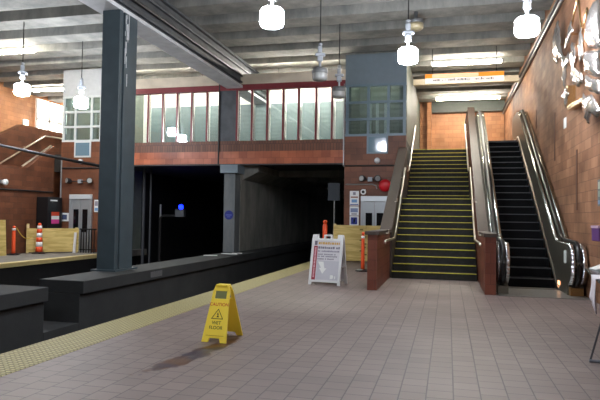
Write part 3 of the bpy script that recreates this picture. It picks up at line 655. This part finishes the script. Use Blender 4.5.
MB().prism([(13.1,3.75),(11.73,3.65),(11.73,3.73),(13.07,3.83),(13.07,4.26),(13.13,4.26),(13.13,3.75)],2.40,2.555,'x').build('bracket_frame',GOLD,sc,world=True)
for y,z in ((14.4,5.5),(13.3,4.75),(10.8,4.8),(10.8,4.1),(10.8,3.7),(11.3,3.45),(12.35,4.9),(13.2,4.1),(12.8,5.25),(11.75,4.8)): MB().tube([(2.37,y,z),(2.555,y,z)],.015,6).build('standoff',GOLD,sc,world=True)

# information table by the right edge
tb = tag(empty('folding_table',(2.0,7.7,0)),'dark edged folding table against the terracotta wall','table')
top = [(1.80,8.60),(1.50,6.40),(2.22,6.30),(2.49,8.5)]
MB().prism(top,.775,.80,'z').build('tabletop',TEAL,tb,world=True,bevel=.006)
def leg(p, q, nm): MB().tube([p,q],.010,8).build(nm,plain('dark_grey_tube',(70,72,76),.4),tb,world=True)
leg((1.41,6.51,.01),(1.62,6.55,.776),'leg'); leg((2.2,6.5,.01),(2.1,6.52,.776),'leg'); leg((1.99,8.35,.01),(1.99,8.3,.776),'leg'); leg((2.4,8.3,.01),(2.38,8.3,.776),'leg')
MB().tube([(1.40,6.50,.014),(2.22,6.49,.014)],.016,8).build('foot_bar',plain('grey_foot_bar',(104,110,118),.4),tb,world=True)
m = MB(); random.seed(3)
N = 10; cl = []
for i in range(N+1):
    f = i/N; y = 6.9+.55*f; x = 1.555+.137*(y-6.85)/1.0
    cl.append([(x-.012-.02*math.sin(f*11+j*.5)*(j/6), y, .806 if j == 0 else .80-.06*j*(1-.35*f+.12*math.sin(f*9))) for j in range(7)])
ctop = [(c_[0][0]+.4, c_[0][1], .808) for c_ in cl]
for a,b_,ta,tb2 in zip(cl,cl[1:],ctop,ctop[1:]):
    m.face([ta,a[0],b_[0],tb2])
    for j in range(6): m.face([a[j],a[j+1],b_[j+1],b_[j]])
bmesh.ops.remove_doubles(m.bm, verts=m.bm.verts[:], dist=.0005)
o = m.build('table_cloth',CLOTH,smooth=True); md = o.modifiers.new('thickness','SOLIDIFY'); md.thickness = .006; md.offset = 0
tag(o,'white cloth draped over the near end of the folding table','cloth')
for i,(x,y,rz,lab) in enumerate(((1.98,8.38,.2,'glossy white leaflet lying at the far corner of the table'),(2.2,8.1,-.4,'glossy white leaflet lying by the wall end of the table'))):
    p = tag(empty('leaflet',(x,y,.802 if i == 0 else .812),rz),lab,'leaflet')
    MB().prism([(-.14,0),(.14,.0),(.14,.012),(.0,.06),(-.14,.008)],-.11,.11,'y').build('cover',PAPER,p)

# ------------------------------------------------------------------ wet floor sign
ws = tag(empty('wet_floor_sign',(-2.535,6.42,0),math.radians(-2.5)),'yellow folding wet floor caution sign on the platform','sign')
def lean_panel(mb, polys, th, y_base, y_top, H):
    """polygons (x,h) laid on a plane leaning from (y_base,0) to (y_top,H)"""
    L = math.hypot(y_top-y_base,H); uy, uz = (y_top-y_base)/L, H/L; ny, nz = -uz, uy
    if y_base > 0: ny, nz = uz, -uy
    for poly in polys:
        A = mb.vs([(x, y_base+h*uy, h*uz) for x,h in poly]); B = mb.vs([(x, y_base+h*uy-ny*th, h*uz-nz*th) for x,h in poly])
        n = len(poly); mb.bm.faces.new(A); mb.bm.faces.new(B[::-1])
        for i in range(n): mb.bm.faces.new([A[i],B[i],B[(i+1)%n],A[(i+1)%n]])
    M = Matrix(((1,0,0,0),(0,uy,ny,y_base),(0,uz,nz,0),(0,0,0,1)))
    return M
def W(h): return .152-.052*h/.645
H = .62
pan = lambda: [[(-W(0),0),(-.075,0),(-.06,.05),(.06,.05),(.075,0),(W(0),0),(W(.5),.5),(-W(.5),.5)],[(-W(.5),.5),(-.07,.5),(-.07,.59),(-W(.59),.59)],[(.07,.5),(W(.5),.5),(W(.59),.59),(.07,.59)],[(-W(.59),.59),(W(.59),.59),(.085,.655),(-.085,.655)]]
m = MB(); Mf = lean_panel(m,pan(),.024,-.25,-.03,H); fp = m.build('front_panel',YELLOW,ws,bevel=.004)
m = MB(); Mb = lean_panel(m,pan(),.024,.26,.03,H); bp = m.build('back_panel',YELLOW,ws,bevel=.004)
m = MB(); lean_panel(m,[[(-.07,.5),(.07,.5),(.07,.59),(-.07,.59)]],.008,-.24,-.024,H); m.build('grip_recess',plain('grey_green_recess',(118,122,72),.5),fp)
def tx(par, M, s, size, h, mt):
    q = MB(); q.text(s,size,M @ Matrix.Translation((0,h,.002))); q.build('lettering',mt,par)
for par, M, sgn in ((fp,Mf,1),(bp,Mb @ Matrix.Scale(-1,4,(1,0,0)),1)):
    tx(par,M,'CAUTION',.052,.415,INK_RED); tx(par,M,'WET',.052,.205,INK); tx(par,M,'FLOOR',.052,.15,INK)
    q = MB(); q.M = M @ Matrix.Translation((0,0,.0))
    a = [(-.075,.265),(.075,.265),(0,.385)]
    for i in range(3):
        p, r = a[i], a[(i+1)%3]; c_ = (0,.305)
        sh = lambda P,f: (c_[0]+(P[0]-c_[0])*f, c_[1]+(P[1]-c_[1])*f)
        q.face([(*p,.002),(*r,.002),(*sh(r,.82),.002),(*sh(p,.82),.002)])
    q.face([(-.012,.285,.002),(.02,.285,.002),(.005,.315,.002)]); q.face([(-.01,.315,.002),(.012,.31,.002),(.0,.345,.002)]); q.build('warning_triangle',INK,par)
    q = MB(); q.M = M; q.box(-.11,.11,.075,.079,.0,.003); q.build('emboss_line',plain('shadow_yellow_line',(170,140,20),.5),par)
MB().box(-.075,.075,-.05,.05,.605,.63).build('hinge',YELLOW,ws,bevel=.006)
bx(-.1,-.09,-.2,.2,.12,.135).build('brace',YELLOW,ws)

# ------------------------------------------------------------------ white A-frame board
af = tag(empty('sandwich_board',(-2.50,12.42,0),math.radians(-8.6)),'white plastic A-frame notice board standing before the plywood barrier','sign board')
H = 1.06; w = .355
fr = [[(-w,.0),(-w+.06,0),(-w+.06,.08),(-w,.08)],[(w-.06,0),(w,0),(w,.08),(w-.06,.08)],[(-w,.06),(w,.06),(w,.1),(-w,.1)],[(-w,.1),(-w+.055,.1),(-w+.055,.96),(-w,.96)],[(w-.055,.1),(w,.1),(w,.96),(w-.055,.96)],[(-w,.96),(w,.96),(w,1.0),(-w,1.0)],
      [(-w,1.0),(-w+.13,1.0),(-w+.13,1.09),(-w+.01,1.09)],[(w-.13,1.0),(w,1.0),(w-.01,1.09),(w-.13,1.09)],[(-.09,1.0),(-.06,1.0),(-.06,1.07),(-.09,1.07)],[(.06,1.0),(.09,1.0),(.09,1.07),(.06,1.07)],[(-.09,1.06),(.09,1.06),(.09,1.09),(-.09,1.09)]]
for y0, y1, nm in ((-.27,-.03,'front_frame'),(.27,.03,'back_frame')):
    m = MB(); M = lean_panel(m,fr,.035,y0,y1,H); f = m.build(nm,WHITE_PL,af)
    m = MB(); lean_panel(m,[[(-w+.05,.1),(w-.05,.1),(w-.05,.965),(-w+.05,.965)]],.012,y0+(.012 if y0<0 else -.012),y1+(.012 if y0<0 else -.012),H); p = m.build('poster',POSTER,f)
    if y0 > 0: continue
    def strip(x0,x1,h0,h1,mt,nm2):
        q = MB(); q.M = M; q.box(x0,x1,h0,h1,-.0105,-.008); q.build(nm2,mt,p)
    strip(-.30,-.215,.11,.84,MAROON_INK,'side_band')
    q = MB(); q.M = M
    for k in range(22): q.box(-.275,-.24,.16+.03*k,.16+.03*k+.016+.008*random.random(),-.008,-.007)
    q.build('lettering',plain('pale_pink_print',(226,180,186),.6),p)
    strip(-.29,-.23,.86,.95,plain('slate_seal',(110,104,116),.6),'seal')
    def line(h, hh, mt, x0=-.2, x1=.29, gap=.05):
        q = MB(); q.M = M; x = x0
        while x < x1:
            ww = min(hh*(.45+.5*random.random()), x1-x); q.box(x,x+ww,h,h+hh*(.75+.25*random.random()),-.008,-.0065); x += ww+hh*.22+(random.random()<.2)*gap*.5
        q.build('lettering',mt,p)
    line(.875,.055,GOLD_INK,-.2,.28); line(.78,.05,plain('slate_print_dark',(120,116,128),.6),-.2,.29); line(.71,.035,plain('slate_print_mid',(140,137,150),.6),-.2,.29); line(.645,.03,INK_GREY,-.2,.22); line(.60,.03,INK_GREY,-.2,.26); line(.545,.03,INK_GREY,-.2,.2)
    strip(-.2,.295,.12,.52,plain('pale_map_print',(196,196,202),.6),'map_panel')
    q = MB(); q.M = M; q.prism([(-.18,.5),(-.05,.5),(-.02,.36),(.03,.36),(-.06,.24),(-.14,.36),(-.1,.37)],-.0075,-.006,'z'); q.build('arrow',PAPER,p)
    q = MB(); q.M = M; q.prism([(.12,.14),(.18,.14),(.2,.18),(.18,.22),(.12,.22)],-.0075,-.006,'z'); q.prism([(.22,.14),(.24,.14),(.24,.2),(.22,.2)],-.0075,-.006,'z'); q.build('map_shape',PAPER,p)
MB().box(-w+.02,-w+.05,-.17,.17,.36,.385).box(w-.05,w-.02,-.17,.17,.36,.385).build('hinge_brace',WHITE_PL,af)

# ------------------------------------------------------------------ barricades and delineators
def barricade(loc, rz, L, H, label, posts, seam=False, knots=False):
    t = tag(empty('plywood_barricade',loc,rz),label,'barricade')
    m = MB().box(-L/2,L/2 if not seam else L*.02,-.02,0,.04,H)
    if seam: m.box(L*.025,L/2,-.02,0,.04,H)
    s = m.build('sheet',PLY,t)
    for px, ph in posts: bx(px-.045,px+.045,0,.09,0,ph).build('post',PLY2,t)
    bx(-L/2+.05,L/2-.05,0.0,.04,.25,.34).build('rail',PLY2,t)
    if knots:
        q = MB()
        for k in range(9): q.lathe([(.03,-.0),(.025,.003)],n=8) if False else q.box(-.09+.07*math.sin(k*2.2),-.03+.07*math.sin(k*2.2)+.05,-.024,-.02,.12+k*.115,.16+k*.115)
        q.build('knot_stain',KNOT,s)
barricade((-2.62,18.95,0),math.radians(4),2.0,1.2,'tall plywood barrier across the near elevator door beside the stairs',[(-.98,1.24),(.6,1.15)],True,True)
barricade((-13.95,18.45,0),math.radians(40),1.75,.90,'low plywood barricade on the far platform before the elevator',[(-.84,1.06),(.8,.93)])
t = tag(empty('timber_board',(-14.5,16.35,0),math.radians(80)),'leaning plywood board cut off at the far platform left end','board')
MB().prism([(-.35,0),(.35,0),(.28,1.2),(-.35,1.2)],-.02,.02,'y').build('sheet',PLY,t); bx(-.3,.3,.02,.1,0,.08).build('foot',PLY2,t)
def delineator(loc, h, label, bands, r=.045):
    t = tag(empty('delineator_post',loc),label,'delineator')
    MB().lathe([(.2,.003),(.2,.03),(.12,.06)],n=8).build('base',BLACK,t)
    MB().lathe([(r*1.25,.05),(r*1.1,.2),(r,h*.86),(r*.8,h*.9),(r*.6,h*.92)],n=16).build('post',ORANGE,t,smooth=True)
    MB().lathe([(r*.55,h*.92),(r*.9,h*.94),(r*.9,h*.98),(r*.4,h)],n=12).build('grip',ORANGE,t,smooth=True)
    for a,b_ in bands: MB().lathe([(r*1.16,h*a),(r*1.12,h*b_)],n=16).build('reflective_band',WHITE_REFL,t,smooth=True)
    return t
delineator((-2.22,15.75,0),1.06,'slim orange delineator post against the left stair pier',[(.84,.9)])
delineator((-3.72,17.9,0),1.36,'orange delineator post behind the white A-frame board',[],.075)
delineator((-14.4,16.99,0),1.0,'slim orange delineator post tied with yellow rope on the far platform',[(.84,.91)],.055)
# banded channelizer
t = tag(empty('channelizer',(-14.12,17.93,0)),'orange and white banded channelizer standing before the low plywood barricade','channelizer')
MB().lathe([(.24,.003),(.24,.04),(.16,.07)],n=8).build('base',BLACK,t)
zs = [.06,.25,.42,.58,.74,.88,1.0]
for k,(a,b_) in enumerate(zip(zs,zs[1:])):
    MB().lathe([(.125-.045*a,a),(.125-.045*b_,b_)],n=16).build('band',WHITE_REFL if k % 2 else ORANGE,t,smooth=True)
MB().lathe([(.05,1.0),(.06,1.03),(.05,1.08),(.02,1.1)],n=12).build('grip',ORANGE,t,smooth=True)
pts = [(-14.35,17.05,.93)]
for i in range(1,13):
    f = i/12; pts.append((-14.35+.0*f-.05*f,17.05+.84*f,.93-.35*f-.35*math.sin(PI*f)*.5))
tag(MB().tube(pts,.014,6).build('rope',ROPE),'yellow rope sagging from the far orange post to the plywood','rope')
# black fare cabinet with sticker
t = tag(empty('cabinet',(-14.52,18.95,0)),'tall black cabinet with orange and pink stickers on the far platform','cabinet')
bx(-.24,.26,-.42,.40,0,2.05).build('body',BLACK,t,bevel=.02)
bx(.26,.264,-.3,.1,1.9,1.95).build('handle',PAPER,t); bx(.26,.264,-.22,.22,1.35,1.5).build('orange_sticker',plain('red_orange_sticker',(206,70,40),.5),t); bx(.26,.264,-.22,.22,1.22,1.35).build('white_sticker',PAPER,t); bx(.26,.264,-.22,.22,1.06,1.22).build('pink_sticker',PINK,t)
t = tag(empty('black_railing',(-12.95,19.1,0)),'black metal railing beside the far elevator door','railing')
for k in range(6): bx(-.3+.11*k,-.27+.11*k,-.015,.015,0,.85).build('baluster',BLACK,t)
bx(-.34,.34,-.02,.02,.85,.9).build('top_rail',BLACK,t); bx(-.34,.34,-.02,.02,.1,.14).build('bottom_rail',BLACK,t)
t = tag(empty('white_post',(-13.35,18.85,0)),'short white leaning post at the right end of the low barricade','post')
MB().tube([(0,0,0),(.05,0,.75)],.05,8).build('shaft',WHITE_REFL,t)

# ------------------------------------------------------------------ far stairs walls and rails
struct('wall_far_stair_near', MB().prism([(-6,0),(19.5,0),(19.5,4.05),(18.05,3.08),(-6,3.08)],-15.05,-14.8,'x'), TERRA)
struct('wall_far_stair_far', MB().prism([(-6,0),(29,0),(29,5.1),(20.4,5.1),(12.5,1.1),(-6,1.1)],-17.3,-17.05,'x'), TERRA)
tag(MB().tube([(-14.74,-6,2.25),(-14.74,19.4,2.25)],.03,8).build('wall_mounted_conduit',DKPIPE),'dark conduit running level along the far stair wall','pipe')
tag(MB().tube([(-14.92,17.9,3.12),(-14.92,19.45,4.06)],.035,8).build('handrail',RAIL),'pale handrail on the near far-platform stair wall below the longer one','handrail')
tag(MB().tube([(-16.98,17.4,2.4),(-16.98,19.19,3.385),(-16.98,21.76,4.8),(-16.98,23.2,4.85)],.035,8).build('handrail',RAIL),'long pale handrail climbing the far-platform stairs','handrail')
t = tag(empty('wall_light',(-14.8,16.75,2.5)),'small white security light on the far stair wall at the picture edge','light')
bx(.003,.1,-.06,.06,-.06,.06).build('bracket',BALLAST,t); m = MB(); m.M = Matrix.Translation((.16,0,-.02)) @ Matrix.Rotation(PI/2,4,'Y'); m.lathe([(.07,-.07),(.1,0),(.1,.08)],n=16); m.build('lamp_head',WHITE_PL,t,smooth=True)
# glowing framed panel standing in for the brightly lit far upper lobby
w = tag(empty('window_far_lobby',(-18.95,24.9,4.9)), kind='structure')
bx(-18.995,-18.97,23.6,26.3,4.95,6.9).build('pane',glow('lit_lobby_window',(255,246,238),4),w,world=True)
f = MB()
for y in (23.6,24.5,25.4,26.3): f.box(-18.97,-18.9,y-.05,y+.05,5.0,6.9)
f.box(-18.97,-18.9,23.6,26.3,5.9,6.0); f.build('window_frame',WHITE_PL,w,world=True)
t = tag(empty('lit_sign',(-19,22.9,5.35)),'small square lit sign high on the far left terracotta wall','sign')
bx(.003,.08,-.17,.17,0,.42).build('housing',WHITE_PL,t); bx(.08,.085,-.15,.15,.02,.4).build('lit_face',glow('lit_sign_face',(255,240,220),2),t)

# ------------------------------------------------------------------ track zone: signal, cable, debris
t = tag(empty('signal_post',(-11.75,22.4,-1.3)),'dark signal post with a blue lamp in the left tunnel','signal')
MB().tube([(0,0,.0),(0,0,2.62)],.06,10).tube([(0,0,2.62),(.12,0,2.72),(.85,0,2.72)],.05,8).build('post',DKPIPE,t)
MB().tube([(-.25,.5,0),(-.25,.5,3.2)],.05,8).build('mast',GALV,t)
b_ = bx(.72,1.12,-.1,.1,2.68,3.0).build('signal_box',plain('grey_signal_box',(96,100,104),.5),t,bevel=.01)
MB().lathe([(.03,3.0),(.09,3.03),(.11,3.1),(.08,3.17),(.02,3.2)],c=(.95,-.02,0),n=16).build('blue_lamp',BLUE_LIT,b_,smooth=True)
for x,lb in ((-11.75,'thicker dark vertical pipe in the left tunnel just beyond the steel column'),(-11.45,'thinner dark vertical pipe in the left tunnel, next to the signal post')):
    tag(MB().tube([(x,21.0,-1.3),(x,21.0,3.3)],.06 if x < -11.6 else .04,8).build('tunnel_pipe',plain('dull_grey_pipe',(60,62,66),.6)),lb,'pipe')
tag(MB().tube([(-15.5 + (-7.55+15.5)*f,11.3+.45*f,4.35-(4.35-2.5)*f-.12*math.sin(PI*f)) for f in [i/20 for i in range(21)]],.035,8).build('cable',BLACK),'thick black cable slanting down to the steel column','cable')
for i,(x,y,s,rz) in enumerate(((-7.25,17.2,.22,.3),(-7.0,18.2,.3,-.2),(-6.9,18.6,.18,.9))):
    o = MB().prism([(-s,-.04),(s,-.06),(s*.9,.07),(-s*.8,.08)],0,.02,'z').build('paper_scrap',PAPER); o.location = (x,y,.181); o.rotation_euler = (0,0,rz)
    tag(o,'pale paper scrap lying on the track plinth before the concrete pillar','litter','scraps on the track plinth')

# ------------------------------------------------------------------ camera, world, view
cam = bpy.data.cameras.new('camera'); co = bpy.data.objects.new('camera',cam); COL.objects.link(co)
cam.sensor_width = 36; cam.sensor_fit = 'HORIZONTAL'; cam.lens = 583.333/600*36; cam.clip_start = .05; cam.clip_end = 200
Rr = ((0.96929876,0.24542543,0.01504218),(-0.00709089,-0.03324956,0.99942193),(-0.2457837,0.9688451,0.03048847))
M = Matrix((( Rr[0][0],Rr[1][0],-Rr[2][0],0),(Rr[0][1],Rr[1][1],-Rr[2][1],0),(Rr[0][2],Rr[1][2],-Rr[2][2],1.4184),(0,0,0,1)))
co.matrix_world = M
SC.camera = co
wd = bpy.data.worlds.new('world'); SC.world = wd; wd.use_nodes = True
wd.node_tree.nodes['Background'].inputs[0].default_value = (.8,.88,1,1); wd.node_tree.nodes['Background'].inputs[1].default_value = .04
SC.view_settings.view_transform = 'Standard'; SC.view_settings.look = 'None'; SC.view_settings.exposure = 0.1; SC.view_settings.gamma = 1; SC.view_settings.use_curve_mapping = False
